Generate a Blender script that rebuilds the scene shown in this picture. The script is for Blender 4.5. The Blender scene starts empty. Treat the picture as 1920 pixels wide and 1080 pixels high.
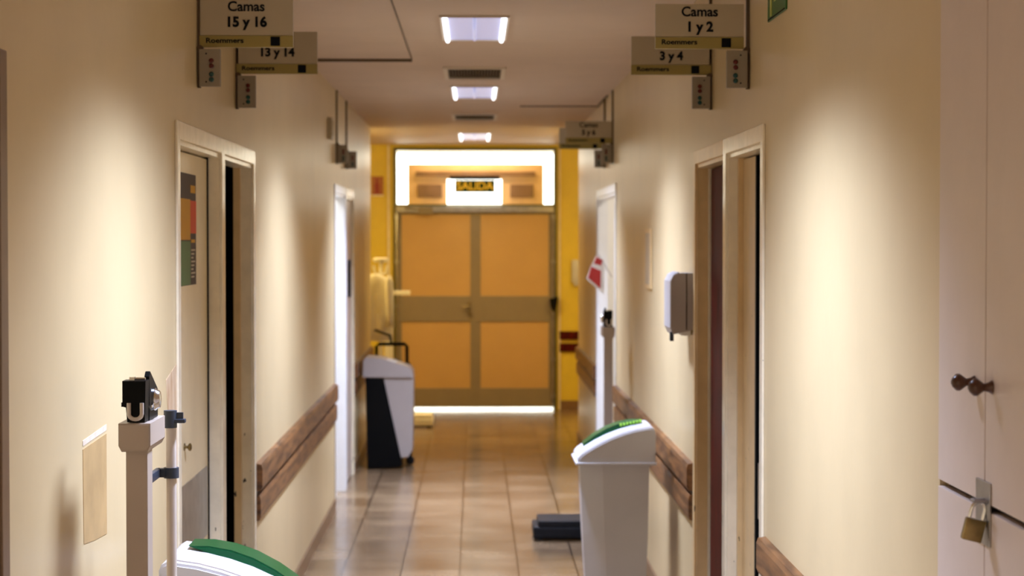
import bpy, bmesh, math, random
from mathutils import Vector, Matrix
random.seed(7)
SC = bpy.context.scene
COL = SC.collection

# ------------------------------------------------------------------ camera, world, exposure
EYE = 1.834
F = 3600.0
VX, VY = 890.0, 450.0
cam_d = bpy.data.cameras.new('camera'); cam = bpy.data.objects.new('camera', cam_d); COL.objects.link(cam)
cam.location = (0, 0, EYE)
cam_d.sensor_width = 36.0; cam_d.lens = 36.0 * F / 1920
cam.rotation_euler = (math.pi/2 - math.atan(90/F), 0, -math.atan(70/F))
cam_d.clip_start = 0.05; cam_d.clip_end = 100
cam_d.dof.use_dof = True; cam_d.dof.focus_distance = 4.9; cam_d.dof.aperture_fstop = 5.0
SC.camera = cam
w = bpy.data.worlds.new('world'); SC.world = w; w.use_nodes = True
w.node_tree.nodes['Background'].inputs[0].default_value = (1.0, 0.75, 0.5, 1)
w.node_tree.nodes['Background'].inputs[1].default_value = 0.15
SC.view_settings.view_transform = 'Standard'; SC.view_settings.look = 'None'
SC.view_settings.gamma = 1; SC.view_settings.use_curve_mapping = False
SC.view_settings.exposure = 0.0
SC.cycles.max_bounces = 10; SC.cycles.diffuse_bounces = 6

A = 0.95           # half width of the corridor
CEIL = 2.86
YEND = 20.7        # end wall
YCUT = 17.55       # where the side walls stop at the cross passage

def area(name, loc, sx, sy, power, color, spread=180, rot=(0, 0, 0)):
    d = bpy.data.lights.new(name, 'AREA'); d.shape = 'RECTANGLE'; d.size = sx; d.size_y = sy
    d.energy = power; d.color = color; d.spread = math.radians(spread)
    o = bpy.data.objects.new(name, d); COL.objects.link(o); o.location = loc; o.rotation_euler = rot
    return o
LAMP_Y = [-2.8, 1.2, 5.15, 9.3, 13.3]
for y in LAMP_Y:
    area('troffer_light', (0, y, CEIL-0.03), 0.26, 0.8, 72, (0.83, 0.965, 1.38), 114)
area('troffer_light', (0, 18.95, CEIL-0.03), 0.26, 1.0, 30, (1.0, 0.74, 0.34), 150)
for sx in (-1, 1):   # unseen warm lights added round both corners of the cross passage
    pd = bpy.data.lights.new('passage_light', 'POINT'); pd.energy = 50; pd.color = (1.0, 0.78, 0.32); pd.shadow_soft_size = 0.12
    po = bpy.data.objects.new('passage_light', pd); COL.objects.link(po); po.location = (sx*1.9, 18.0, 2.45)

# ------------------------------------------------------------------ picture measurements -> metres
def wy(px): return F*A/abs(px-VX)                 # depth of a point on a side wall
def X(px, Y): return (px-VX)/F*Y
def Z(py, Y): return EYE-(py-VY)/F*Y

# ------------------------------------------------------------------ materials
def mat(name, col, rough=0.5, metal=0.0, noise=0.0, nscale=8.0, col2=None, bump=0.0, bscale=60.0, emit=None, estr=0.0, coat=0.0, stretch=(1, 1, 1), spec=0.5, chips=False):
    m = bpy.data.materials.new(name); m.use_nodes = True
    nt = m.node_tree; b = nt.nodes['Principled BSDF']
    b.inputs['Base Color'].default_value = (*col, 1)
    b.inputs['Roughness'].default_value = rough; b.inputs['Metallic'].default_value = metal
    b.inputs['Coat Weight'].default_value = coat; b.inputs['Specular IOR Level'].default_value = spec
    b.inputs['Coat Roughness'].default_value = 0.15
    tc = nt.nodes.new('ShaderNodeTexCoord'); mp = nt.nodes.new('ShaderNodeMapping')
    mp.inputs['Scale'].default_value = stretch
    nt.links.new(tc.outputs['Object'], mp.inputs['Vector'])
    if noise > 0 or col2:
        n = nt.nodes.new('ShaderNodeTexNoise'); n.inputs['Scale'].default_value = nscale; n.inputs['Detail'].default_value = 5
        nt.links.new(mp.outputs[0], n.inputs['Vector'])
        r = nt.nodes.new('ShaderNodeValToRGB')
        c2 = col2 or tuple(c*(1-noise) for c in col)
        r.color_ramp.elements[0].color = (*c2, 1); r.color_ramp.elements[1].color = (*col, 1)
        r.color_ramp.elements[0].position = 0.35; r.color_ramp.elements[1].position = 0.62
        nt.links.new(n.outputs['Fac'], r.inputs['Fac']); nt.links.new(r.outputs['Color'], b.inputs['Base Color'])
    if chips:
        src = b.inputs['Base Color'].links[0].from_socket
        n3 = nt.nodes.new('ShaderNodeTexNoise'); n3.inputs['Scale'].default_value = 42; n3.inputs['Detail'].default_value = 3
        mp3 = nt.nodes.new('ShaderNodeMapping'); mp3.inputs['Scale'].default_value = (1, 1, 0.45)
        nt.links.new(tc.outputs['Object'], mp3.inputs['Vector']); nt.links.new(mp3.outputs[0], n3.inputs['Vector'])
        sz = nt.nodes.new('ShaderNodeSeparateXYZ'); nt.links.new(tc.outputs['Object'], sz.inputs[0])
        hh = nt.nodes.new('ShaderNodeMapRange'); hh.inputs[1].default_value = 0.2; hh.inputs[2].default_value = 1.9; hh.inputs[3].default_value = 0.66; hh.inputs[4].default_value = 0.80
        nt.links.new(sz.outputs[2], hh.inputs[0])
        th = nt.nodes.new('ShaderNodeMath'); th.operation = 'GREATER_THAN'; nt.links.new(n3.outputs['Fac'], th.inputs[0]); nt.links.new(hh.outputs[0], th.inputs[1])
        mx = nt.nodes.new('ShaderNodeMix'); mx.data_type = 'RGBA'; mx.inputs[7].default_value = (0.05, 0.035, 0.02, 1)
        nt.links.new(th.outputs[0], mx.inputs[0]); nt.links.new(src, mx.inputs[6]); nt.links.new(mx.outputs[2], b.inputs['Base Color'])
    if bump > 0:
        n2 = nt.nodes.new('ShaderNodeTexNoise'); n2.inputs['Scale'].default_value = bscale
        nt.links.new(mp.outputs[0], n2.inputs['Vector'])
        bp = nt.nodes.new('ShaderNodeBump'); bp.inputs['Strength'].default_value = bump; bp.inputs['Distance'].default_value = 0.01
        nt.links.new(n2.outputs['Fac'], bp.inputs['Height']); nt.links.new(bp.outputs[0], b.inputs['Normal'])
    if emit:
        b.inputs['Emission Color'].default_value = (*emit, 1); b.inputs['Emission Strength'].default_value = estr
    return m

def math_node(nt, op, a, b=None):
    n = nt.nodes.new('ShaderNodeMath'); n.operation = op
    for i, v in enumerate((a, b)):
        if v is None: continue
        if isinstance(v, (int, float)): n.inputs[i].default_value = v
        else: nt.links.new(v, n.inputs[i])
    return n.outputs[0]

def floor_mat():
    m = bpy.data.materials.new('floor_tile'); m.use_nodes = True; nt = m.node_tree; b = nt.nodes['Principled BSDF']
    tc = nt.nodes.new('ShaderNodeTexCoord'); sp = nt.nodes.new('ShaderNodeSeparateXYZ')
    nt.links.new(tc.outputs['Object'], sp.inputs[0])
    T = 0.325; g = 0.0050
    u = math_node(nt, 'DIVIDE', math_node(nt, 'ADD', sp.outputs[0], 0.083 + 20*T), T)
    v = math_node(nt, 'DIVIDE', math_node(nt, 'ADD', sp.outputs[1], 20*T+0.07), T)
    def line(c):
        f = math_node(nt, 'FRACT', c)
        d = math_node(nt, 'MINIMUM', f, math_node(nt, 'SUBTRACT', 1.0, f))
        return math_node(nt, 'LESS_THAN', d, g/T)
    grout = math_node(nt, 'MAXIMUM', line(u), line(v))
    cb = nt.nodes.new('ShaderNodeCombineXYZ')
    nt.links.new(math_node(nt, 'FLOOR', u), cb.inputs[0]); nt.links.new(math_node(nt, 'FLOOR', v), cb.inputs[1])
    wn = nt.nodes.new('ShaderNodeTexWhiteNoise'); nt.links.new(cb.outputs[0], wn.inputs['Vector'])
    n = nt.nodes.new('ShaderNodeTexNoise'); n.inputs['Scale'].default_value = 90; n.inputs['Detail'].default_value = 3
    n2 = nt.nodes.new('ShaderNodeTexNoise'); n2.inputs['Scale'].default_value = 2.2; n2.inputs['Detail'].default_value = 4
    for q in (n, n2): nt.links.new(tc.outputs['Object'], q.inputs['Vector'])
    mixv = math_node(nt, 'ADD', math_node(nt, 'MULTIPLY', wn.outputs['Value'], 0.20),
                     math_node(nt, 'ADD', math_node(nt, 'MULTIPLY', n.outputs['Fac'], 0.55), math_node(nt, 'MULTIPLY', n2.outputs['Fac'], 0.5)))
    r = nt.nodes.new('ShaderNodeValToRGB'); e = r.color_ramp.elements
    e[0].position = 0.35; e[0].color = (0.12, 0.068, 0.033, 1); e[1].position = 0.95; e[1].color = (0.35, 0.24, 0.135, 1)
    nt.links.new(mixv, r.inputs['Fac'])
    mx = nt.nodes.new('ShaderNodeMix'); mx.data_type = 'RGBA'
    nt.links.new(grout, mx.inputs[0]); nt.links.new(r.outputs['Color'], mx.inputs[6]); mx.inputs[7].default_value = (0.035, 0.02, 0.012, 1)
    nt.links.new(mx.outputs[2], b.inputs['Base Color'])
    rr = nt.nodes.new('ShaderNodeMapRange'); rr.inputs[3].default_value = 0.10; rr.inputs[4].default_value = 0.30
    nt.links.new(n2.outputs['Fac'], rr.inputs[0]); nt.links.new(rr.outputs[0], b.inputs['Roughness'])
    bp = nt.nodes.new('ShaderNodeBump'); bp.inputs['Strength'].default_value = 0.25; bp.inputs['Distance'].default_value = 0.002
    nt.links.new(math_node(nt, 'SUBTRACT', 1.0, grout), bp.inputs['Height']); nt.links.new(bp.outputs[0], b.inputs['Normal'])
    return m

M = {}
M['floor'] = floor_mat()
M['wall'] = mat('cream_wall_paint', (0.655, 0.515, 0.285), 0.36, noise=0.06, nscale=2.5, bump=0.06, bscale=18, spec=0.4)
M['ceiling'] = mat('ceiling_paint', (0.66, 0.52, 0.40), 0.6, noise=0.05, nscale=3)
M['jambbrown'] = mat('brown_frame_paint', (0.20, 0.12, 0.065), 0.35, noise=0.2, nscale=10)
M['yellow'] = mat('yellow_wall_paint', (0.70, 0.52, 0.05), 0.4, noise=0.05)
M['casing'] = mat('cream_gloss_paint', (0.86, 0.77, 0.57), 0.25, noise=0.10, nscale=14, bump=0.08, bscale=30, coat=0.2, chips=True)
M['casing_tan'] = mat('worn_tan_paint', (0.74, 0.53, 0.26), 0.33, noise=0.1, nscale=10, chips=True)
M['leaf'] = mat('pale_door_paint', (0.88, 0.74, 0.46), 0.3, noise=0.05)
M['leaf_white'] = mat('white_door_paint', (0.85, 0.85, 0.84), 0.3, noise=0.04)
M['redwood'] = mat('dark_red_wood', (0.10, 0.007, 0.004), 0.5, spec=0.08, col2=(0.03, 0.003, 0.002), nscale=6, stretch=(8, 8, 0.8))
M['rail'] = mat('rail_wood', (0.24, 0.105, 0.034), 0.38, col2=(0.075, 0.028, 0.010), nscale=5, stretch=(6, 0.9, 8))
M['base'] = mat('baseboard_brown', (0.20, 0.11, 0.055), 0.3, noise=0.3, nscale=4)
M['cupboard'] = mat('cupboard_paint', (0.68, 0.57, 0.49), 0.38, noise=0.04, bump=0.05, bscale=25)
M['dark'] = mat('dark_void_paint', (0.006, 0.005, 0.005), 0.9, spec=0.1)
M['black'] = mat('black_enamel', (0.003, 0.0034, 0.004), 0.4, spec=0.1)
M['blackrub'] = mat('black_rubber', (0.010, 0.011, 0.014), 0.5, noise=0.3, nscale=30, spec=0.2)
M['navy'] = mat('dark_blue_plastic', (0.025, 0.035, 0.055), 0.4)
M['chrome'] = mat('chrome', (0.8, 0.8, 0.8), 0.12, 1.0)
M['steel'] = mat('brushed_steel', (0.45, 0.44, 0.44), 0.32, 1.0, noise=0.2, nscale=12)
M['brass'] = mat('brass', (0.34, 0.25, 0.11), 0.3, 1.0, noise=0.4, nscale=20)
M['scalegrey'] = mat('scale_enamel', (0.44, 0.36, 0.29), 0.4, noise=0.04)
M['scalelight'] = mat('scale_rod_paint', (0.60, 0.53, 0.46), 0.35, noise=0.05)
M['plastic'] = mat('white_plastic', (0.56, 0.55, 0.56), 0.35, noise=0.03)
M['plasticgrey'] = mat('grey_plastic', (0.42, 0.37, 0.34), 0.4, noise=0.04)
M['green'] = mat('green_plastic', (0.0, 0.06, 0.015), 0.3, spec=0.2)
M['lime'] = mat('lime_print', (0.30, 0.62, 0.06), 0.4)
M['sign'] = mat('sign_cream', (0.43, 0.36, 0.24), 0.35, noise=0.03)
M['olive'] = mat('sign_olive', (0.30, 0.23, 0.06), 0.35)
M['ink'] = mat('black_ink', (0.004, 0.005, 0.007), 0.6, spec=0.1)
M['boxgrey'] = mat('call_box_grey', (0.27, 0.22, 0.15), 0.4, noise=0.08)
M['lens_red'] = mat('red_lens', (0.10, 0.008, 0.006), 0.2)
M['lens_green'] = mat('green_lens', (0.005, 0.05, 0.045), 0.2)
M['bar'] = mat('sign_bracket', (0.10, 0.065, 0.035), 0.4, 0.4)
M['doorgrey'] = mat('taupe_door_metal', (0.25, 0.195, 0.125), 0.42, 0.0, noise=0.06)
M['doorpanel'] = mat('ochre_door_panel', (0.54, 0.33, 0.12), 0.4, noise=0.05, nscale=3)
M['framegreen'] = mat('dark_olive_frame', (0.12, 0.105, 0.035), 0.4)
M['daylight'] = mat('frosted_daylight', (0.9, 0.95, 0.9), 0.5, emit=(0.95, 1.0, 0.90), estr=4.5)
M['tube'] = mat('lamp_tube', (1, 1, 1), 0.5, emit=(0.90, 0.95, 1.0), estr=3.0)
M['reflector'] = mat('lamp_reflector', (0.55, 0.60, 0.85), 0.3, 0.3, emit=(0.42, 0.46, 0.78), estr=0.55)
M['lampwhite'] = mat('sign_lamp_glow', (1, 1, 1), 0.5, emit=(0.97, 1.0, 0.92), estr=4.0)
M['darkgreen'] = mat('exit_green', (0.003, 0.035, 0.012), 0.6, spec=0.15)
M['amber'] = mat('exit_amber_letters', (0.80, 0.52, 0.04), 0.4, emit=(0.8, 0.5, 0.03), estr=0.25)
M['tan'] = mat('tan_board', (0.66, 0.42, 0.20), 0.5, noise=0.1)
M['brownpanel'] = mat('brown_panel', (0.20, 0.10, 0.035), 0.5, noise=0.2)
M['trimwhite'] = mat('lamp_trim_white', (0.7, 0.62, 0.5), 0.4)
M['red'] = mat('red_print', (0.48, 0.025, 0.02), 0.5)
M['deepred'] = mat('deep_red_print', (0.25, 0.01, 0.01), 0.5)
M['cloth'] = mat('white_cloth', (0.90, 0.87, 0.74), 0.85, noise=0.06, bump=0.3, bscale=20)
M['knobwood'] = mat('brown_knob_wood', (0.085, 0.030, 0.012), 0.3, noise=0.3, nscale=30)
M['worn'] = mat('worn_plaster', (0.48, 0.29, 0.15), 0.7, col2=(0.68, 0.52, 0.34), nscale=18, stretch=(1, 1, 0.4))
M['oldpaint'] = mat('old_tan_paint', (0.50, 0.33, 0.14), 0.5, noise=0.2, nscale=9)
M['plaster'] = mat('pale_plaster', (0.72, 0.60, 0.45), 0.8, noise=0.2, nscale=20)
M['orange'] = mat('orange_print', (0.65, 0.33, 0.02), 0.5, spec=0.1)
M['brightred'] = mat('coral_print', (0.70, 0.09, 0.03), 0.5, spec=0.1)
M['pgreen'] = mat('muted_green_print', (0.13, 0.22, 0.09), 0.5, spec=0.1)
M['pgrey'] = mat('charcoal_print', (0.075, 0.05, 0.04), 0.5, spec=0.1)
M['paper'] = mat('white_paper', (0.85, 0.83, 0.78), 0.6)
M['exitgreen'] = mat('sign_green', (0.03, 0.12, 0.02), 0.4)
M['exityellow'] = mat('sign_pale_green', (0.40, 0.42, 0.08), 0.4)
M['room'] = mat('side_room_paint', (0.02, 0.012, 0.01), 0.8, spec=0.1)  # near-black colour stands in for the shade of unlit rooms
M['roomwhite'] = mat('white_room_paint', (0.88, 0.88, 0.86), 0.5)
def glass_mat():
    m = bpy.data.materials.new('clear_glass'); m.use_nodes = True; nt = m.node_tree
    for n in list(nt.nodes): nt.nodes.remove(n)
    o = nt.nodes.new('ShaderNodeOutputMaterial'); mx = nt.nodes.new('ShaderNodeMixShader')
    t = nt.nodes.new('ShaderNodeBsdfTransparent'); g = nt.nodes.new('ShaderNodeBsdfGlossy'); g.inputs['Roughness'].default_value = 0.05
    fr = nt.nodes.new('ShaderNodeFresnel'); fr.inputs[0].default_value = 1.45
    nt.links.new(fr.outputs[0], mx.inputs[0]); nt.links.new(t.outputs[0], mx.inputs[1]); nt.links.new(g.outputs[0], mx.inputs[2]); nt.links.new(mx.outputs[0], o.inputs[0])
    return m
M['glass'] = glass_mat()

# ------------------------------------------------------------------ mesh helpers
class MB:
    def __init__(s): s.bm = bmesh.new()
    def box(s, x0, x1, y0, y1, z0, z1, bev=0.0):
        v = [s.bm.verts.new(p) for p in [(x0,y0,z0),(x1,y0,z0),(x1,y1,z0),(x0,y1,z0),(x0,y0,z1),(x1,y0,z1),(x1,y1,z1),(x0,y1,z1)]]
        fs = [s.bm.faces.new([v[i] for i in q]) for q in [(0,3,2,1),(4,5,6,7),(0,1,5,4),(1,2,6,5),(2,3,7,6),(3,0,4,7)]]
        if bev > 0:
            ed = {e for f in fs for e in f.edges}
            bmesh.ops.bevel(s.bm, geom=list(ed), offset=bev, segments=2, affect='EDGES', profile=0.6)
        return s
    def prism(s, pts, y0, y1, axis='Y', bev=0.0):
        # pts in the plane across axis; axis Y -> (x,z), X -> (y,z), Z -> (x,y)
        def P(a, b, t): return {'Y': (a, t, b), 'X': (t, a, b), 'Z': (a, b, t)}[axis]
        v0 = [s.bm.verts.new(P(a, b, y0)) for a, b in pts]; v1 = [s.bm.verts.new(P(a, b, y1)) for a, b in pts]
        fs = [s.bm.faces.new(v0), s.bm.faces.new(v1[::-1])]
        n = len(pts)
        for i in range(n): fs.append(s.bm.faces.new([v0[(i+1) % n], v0[i], v1[i], v1[(i+1) % n]]))
        bmesh.ops.recalc_face_normals(s.bm, faces=fs)
        if bev > 0:
            ed = {e for f in fs[:2] for e in f.edges}
            bmesh.ops.bevel(s.bm, geom=list(ed), offset=bev, segments=2, affect='EDGES')
        return s
    def loft(s, rings):
        vs = [[s.bm.verts.new(p) for p in r] for r in rings]; n = len(rings[0]); fs = []
        for a, b in zip(vs, vs[1:]):
            for i in range(n): fs.append(s.bm.faces.new([a[i], a[(i+1) % n], b[(i+1) % n], b[i]]))
        fs.append(s.bm.faces.new(vs[0][::-1])); fs.append(s.bm.faces.new(vs[-1]))
        bmesh.ops.recalc_face_normals(s.bm, faces=fs)
        return s
    def tube(s, pts, r, n=12):
        pts = [Vector(p) for p in pts]; rings = []; up = Vector((0.13, 0.31, 0.94))
        for i, p in enumerate(pts):
            d = (pts[min(i+1, len(pts)-1)] - pts[max(i-1, 0)]).normalized()
            a = d.cross(up)
            if a.length < 0.05: a = d.cross(Vector((1, 0, 0)))
            a.normalize(); b = d.cross(a).normalized()
            rr = r[i] if isinstance(r, (list, tuple)) else r
            rings.append([tuple(p + a*math.cos(t)*rr + b*math.sin(t)*rr) for t in [2*math.pi*k/n for k in range(n)]])
        return s.loft(rings)
    def lathe(s, prof, c, axis='Z', n=20):
        # prof: (r, t)
        rings = []
        for r, t in prof:
            ring = []
            for k in range(n):
                a = 2*math.pi*k/n; u, v = r*math.cos(a), r*math.sin(a)
                q = {'Z': (u, v, t), 'X': (t, u, v), 'Y': (u, t, v)}[axis]
                ring.append((c[0]+q[0], c[1]+q[1], c[2]+q[2]))
            rings.append(ring)
        return s.loft(rings)
    def build(s, name, m, parent=None, smooth=False):
        me = bpy.data.meshes.new(name); s.bm.to_mesh(me); s.bm.free(); me.materials.append(m)
        if smooth:
            for p in me.polygons: p.use_smooth = True
        o = bpy.data.objects.new(name, me); COL.objects.link(o)
        if parent:
            o.parent = parent
            # geometry is given in world space unless the parent sits away from the origin
            if parent.get('_world'): o.matrix_parent_inverse = Matrix.Translation(Vector(parent.location)).inverted()
        else: centre(o)
        return o
def centre(o):
    me = o.data
    xs = [v.co for v in me.vertices]
    c = Vector(((min(v.x for v in xs)+max(v.x for v in xs))/2, (min(v.y for v in xs)+max(v.y for v in xs))/2, min(v.z for v in xs)))
    if o.name.split('.')[0] in ('floor', 'ceiling') or o.name.startswith('wall'): return
    me.transform(Matrix.Translation(-c)); o.location = c
def smooth_by_angle(o, deg=35):
    md = o.modifiers.new('smooth', 'EDGE_SPLIT'); md.split_angle = math.radians(deg)
    for p in o.data.polygons: p.use_smooth = True
    return o
def tag(o, label=None, cat=None, group=None, kind=None):
    if label: o['label'] = label
    if cat: o['category'] = cat
    if group: o['group'] = group
    if kind: o['kind'] = kind
    return o
def empty(name, loc, label=None, cat=None, group=None, kind=None):
    """thing root; children meshes are written in world coordinates"""
    o = bpy.data.objects.new(name, None); COL.objects.link(o); o.location = loc; o.empty_display_size = 0.1
    o['_world'] = 1
    return tag(o, label, cat, group, kind)
def struct(name, mb, m, parent=None):
    o = mb.build(name, m, parent)
    if not parent: o['kind'] = 'structure'
    return o
def text(body, size, cx, y, cz, m, parent, name='lettering', bold=0.0, rot=None, width=None):
    cu = bpy.data.curves.new(name, 'FONT'); cu.body = body; cu.size = size; cu.align_x = 'CENTER'; cu.align_y = 'CENTER'
    cu.offset = bold; cu.extrude = 0.0008; cu.resolution_u = 4
    t = bpy.data.objects.new('tmp', cu); COL.objects.link(t)
    dg = bpy.context.evaluated_depsgraph_get(); dg.update()
    me = bpy.data.meshes.new_from_object(t.evaluated_get(dg)); bpy.data.objects.remove(t)
    me.materials.clear(); me.materials.append(m)
    if width:
        xs = [v.co.x for v in me.vertices]; k = width/(max(xs)-min(xs)); me.transform(Matrix.Diagonal((k, 1, 1, 1)))
    R = rot if rot is not None else Matrix.Rotation(math.pi/2, 4, 'X')
    me.transform(Matrix.Translation((cx, y, cz)) @ R)
    o = bpy.data.objects.new(name, me); COL.objects.link(o)
    if parent:
        o.parent = parent
        if parent.get('_world'): o.matrix_parent_inverse = Matrix.Translation(Vector(parent.location)).inverted()
    return o

# ------------------------------------------------------------------ room shell
WT = 0.075     # thickness of the side walls
HEAD = 2.16   # clear height of the door openings
def side_wall(side, openings, y0, y1, name, mm):
    xa, xb = sorted((side*A, side*(A+WT))); mb = MB(); y = y0
    for (a, b, h) in openings:
        mb.box(xa, xb, y, a, 0, CEIL)
        if h < CEIL: mb.box(xa, xb, a, b, h, CEIL)
        y = b
    mb.box(xa, xb, y, y1, 0, CEIL)
    return struct(name, mb, mm)
OL = [(2.85, 3.84, HEAD), (6.17, 7.19, HEAD), (7.27, 8.22, HEAD), (13.05, 14.02, HEAD), (14.16, 15.0, HEAD)]
OR = [(1.6, 3.895, CEIL), (6.32, 7.20, HEAD), (7.27, 8.20, HEAD), (12.9, 14.8, HEAD)]
side_wall(-1, OL, -4, YCUT, 'wall_left', M['wall'])
side_wall(1, OR, -4, YCUT, 'wall_right', M['wall'])
struct('floor', MB().box(-4, 4, -4, 26, -0.1, 0), M['floor'])
struct('ceiling', MB().box(-4, 4, -4, 26, CEIL, CEIL+0.1), M['ceiling'])
struct('wall_back', MB().box(-A-WT, A+WT, -4.1, -4, 0, CEIL), M['wall'])
# end wall with the opening of the double door
DX0, DX1, DTOP = X(738, YEND), X(1044, YEND), 2.83
mb = MB(); mb.box(-4, DX0, YEND, YEND+0.12, 0, CEIL); mb.box(DX1, 4, YEND, YEND+0.12, 0, CEIL); mb.box(DX0, DX1, YEND, YEND+0.12, DTOP, CEIL)
struct('wall_end', mb, M['yellow'])
struct('wall_passage_left', MB().box(-4.1, -4, YCUT-0.1, YEND+0.12, 0, CEIL), M['yellow'])
struct('wall_passage_right', MB().box(4, 4.1, YCUT-0.1, YEND+0.12, 0, CEIL), M['yellow'])
mb = MB(); mb.box(-4, -A-WT, YCUT-0.1, YCUT, 0, CEIL); struct('wall_passage_near_left', mb, M['yellow'])
mb = MB(); mb.box(A+WT, 4, YCUT-0.1, YCUT, 0, CEIL); struct('wall_passage_near_right', mb, M['yellow'])
# side rooms behind the open doors
def room(name, side, y0, y1, m, depth=1.6):
    xa = side*(A+WT); xb = side*(A+WT+depth); lo, hi = sorted((xa, xb)); e = 0.05
    mb = MB(); mb.box(lo, hi, y0-e, y0, 0, CEIL); mb.box(lo, hi, y1, y1+e, 0, CEIL)
    if side < 0: mb.box(lo-e, lo, y0-e, y1+e, 0, CEIL)
    else: mb.box(hi, hi+e, y0-e, y1+e, 0, CEIL)
    return struct(name, mb, m)
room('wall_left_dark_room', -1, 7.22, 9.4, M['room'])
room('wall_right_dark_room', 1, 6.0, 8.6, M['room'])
room('wall_left_bright_room', -1, 12.9, 14.10, M['roomwhite'])
room('wall_right_bright_room', 1, 12.6, 15.1, M['roomwhite'])
area('room_lamp', (1.9, 13.9, 2.8), 0.5, 0.8, 22, (1, 0.95, 0.88), 180)
area('room_lamp', (-1.7, 13.5, 2.8), 0.4, 0.4, 20, (0.9, 0.95, 1.0), 180)

# baseboards and rails on the side walls
def base(side, y0, y1, name):
    xa, xb = sorted((side*A, side*(A-0.012)))
    struct(name, MB().box(xa, xb, y0, y1, 0.0, 0.085, 0.003), M['base'])
for i, (a, b) in enumerate([(3.93, 6.25), (8.30, 12.98), (15.08, YCUT)]): base(-1, a, b, 'baseboard_left' + ('' if i == 0 else '.%03d' % i))
for i, (a, b) in enumerate([(3.90, 6.25), (8.28, 12.82), (14.88, YCUT)]): base(1, a, b, 'baseboard_right' + ('' if i == 0 else '.%03d' % i))
struct('baseboard_end', MB().box(DX1+0.04, 2.5, YEND-0.014, YEND, 0, 0.10, 0.003), M['base'])
struct('baseboard_end.001', MB().box(-2.5, DX0-0.04, YEND-0.014, YEND, 0, 0.10, 0.003), M['base'])
def rail(side, y0, y1, label):
    x = side*A; s = -side
    t = empty('wall_rail', (x, (y0+y1)/2, 0.61), label, 'handrail', 'wooden bumper rails along the corridor')
    for (z0, z1, d) in ((0.742, 0.865, 0.030), (0.612, 0.728, 0.022)):
        mb = MB()
        pts = [(x, z0), (x+s*d*0.8, z0+0.006), (x+s*d, z0+0.02), (x+s*d, z1-0.02), (x+s*d*0.8, z1-0.004), (x, z1)]
        mb.prism(pts, y0, y1)
        mb.build('rail_board', M['rail'], t)
    MB().box(*sorted((x, x+s*0.006)), y0, y1, 0.728, 0.742).build('rail_groove', M['black'], t)
    return t
rail(-1, 8.32, 12.97, 'brown double-board wooden wall rail on the left wall between its two pairs of doors')
rail(-1, 15.1, YCUT-0.02, 'short brown wall rail on the left wall behind the grey and black bin')
rail(1, 3.92, 6.24, 'brown wooden wall rail at the lower right, between cupboard and nearest door frame')
rail(1, 8.30, 12.82, 'brown double wall rail on the right wall behind the green-lidded bin')
rail(1, 14.9, YCUT-0.02, 'far brown wall rail on the right wall beyond the white doorway')
t = empty('wall_rail', (1.2, YEND, 0.61), 'short dark double wall rail on the yellow end wall right of the door', 'handrail', 'wooden bumper rails along the corridor')
for z0, z1 in ((0.76, 0.85), (0.63, 0.72)):
    MB().box(DX1+0.03, 2.6, YEND-0.03, YEND, z0, z1, 0.006).build('rail_board', M['redwood'], t)

# ------------------------------------------------------------------ side doors
def lining(mb, side, y0, y1, head, depth=WT, t=0.02):
    xa, xb = sorted((side*A, side*(A+depth)))
    mb.box(xa, xb, y0, y0+t, 0, head); mb.box(xa, xb, y1-t, y1, 0, head); mb.box(xa, xb, y0+t, y1-t, head-t, head)
def casing(mb, side, y0, y1, head, cw=0.055, d=0.009, near=True, far=True):
    x = side*A; xa, xb = sorted((x, x-side*d))
    if near: mb.box(xa, xb, y0-cw, y0+0.004, 0, head+cw, 0.003)
    if far: mb.box(xa, xb, y1-0.004, y1+cw, 0, head+cw, 0.003)
    mb.box(xa, xb, y0, y1, head-0.004, head+cw, 0.003)
def door(n, side, y0, y1, near=True, far=True, m=None):
    t = empty('door_%d' % n, (side*A, (y0+y1)/2, 0), kind='structure')
    mb = MB(); lining(mb, side, y0, y1, HEAD); mb.build('door_frame', m or M['casing'], t)
    mb = MB(); casing(mb, side, y0, y1, HEAD, near=near, far=far); mb.build('casing', m or M['casing'], t)
    return t
def leaf(t, side, y0, y1, rec, m, th=0.04, z1=None, gap=0.0):
    xa, xb = sorted((side*(A+rec), side*(A+rec+th)))
    return MB().box(xa, xb, y0, y1, 0.012, z1 or HEAD-0.026, 0.003).build('door_leaf', m, t)

# door_1 nearest left, only its far casing shows
t = door(1, -1, *OL[0][:2], m=M['jambbrown']); leaf(t, -1, 2.875, 3.81, 0.05, M['leaf'])
# door_2: pale closed leaf with poster and kick plate
y0, y1 = OL[1][:2]
t = door(2, -1, y0, y1, far=False)
lf = leaf(t, -1, y0+0.025, y1-0.028, 0.045, M['leaf'], th=0.028)
xf = -(A+0.045)
tag(MB().box(xf, xf+0.003, y0+0.05, y1-0.06, Z(1012, 7.0), Z(872, 7.15), 0.001).build('kick_plate', M['steel'], lf), 'scuffed steel kick plate')
mb = MB(); mb.lathe([(0.013, 0), (0.013, 0.003), (0.005, 0.004), (0.005, 0.012), (0.012, 0.016), (0.014, 0.022), (0.007, 0.026)], (xf, 6.58, 1.125), 'X')
smooth_by_angle(mb.build('door_knob', M['brass'], lf))
mb = MB()
mb.box(-(A+0.04), -(A+0.07), y1-0.03, y1-0.021, 0, HEAD-0.02); mb.build('door_stop', M['black'], t)
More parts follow.
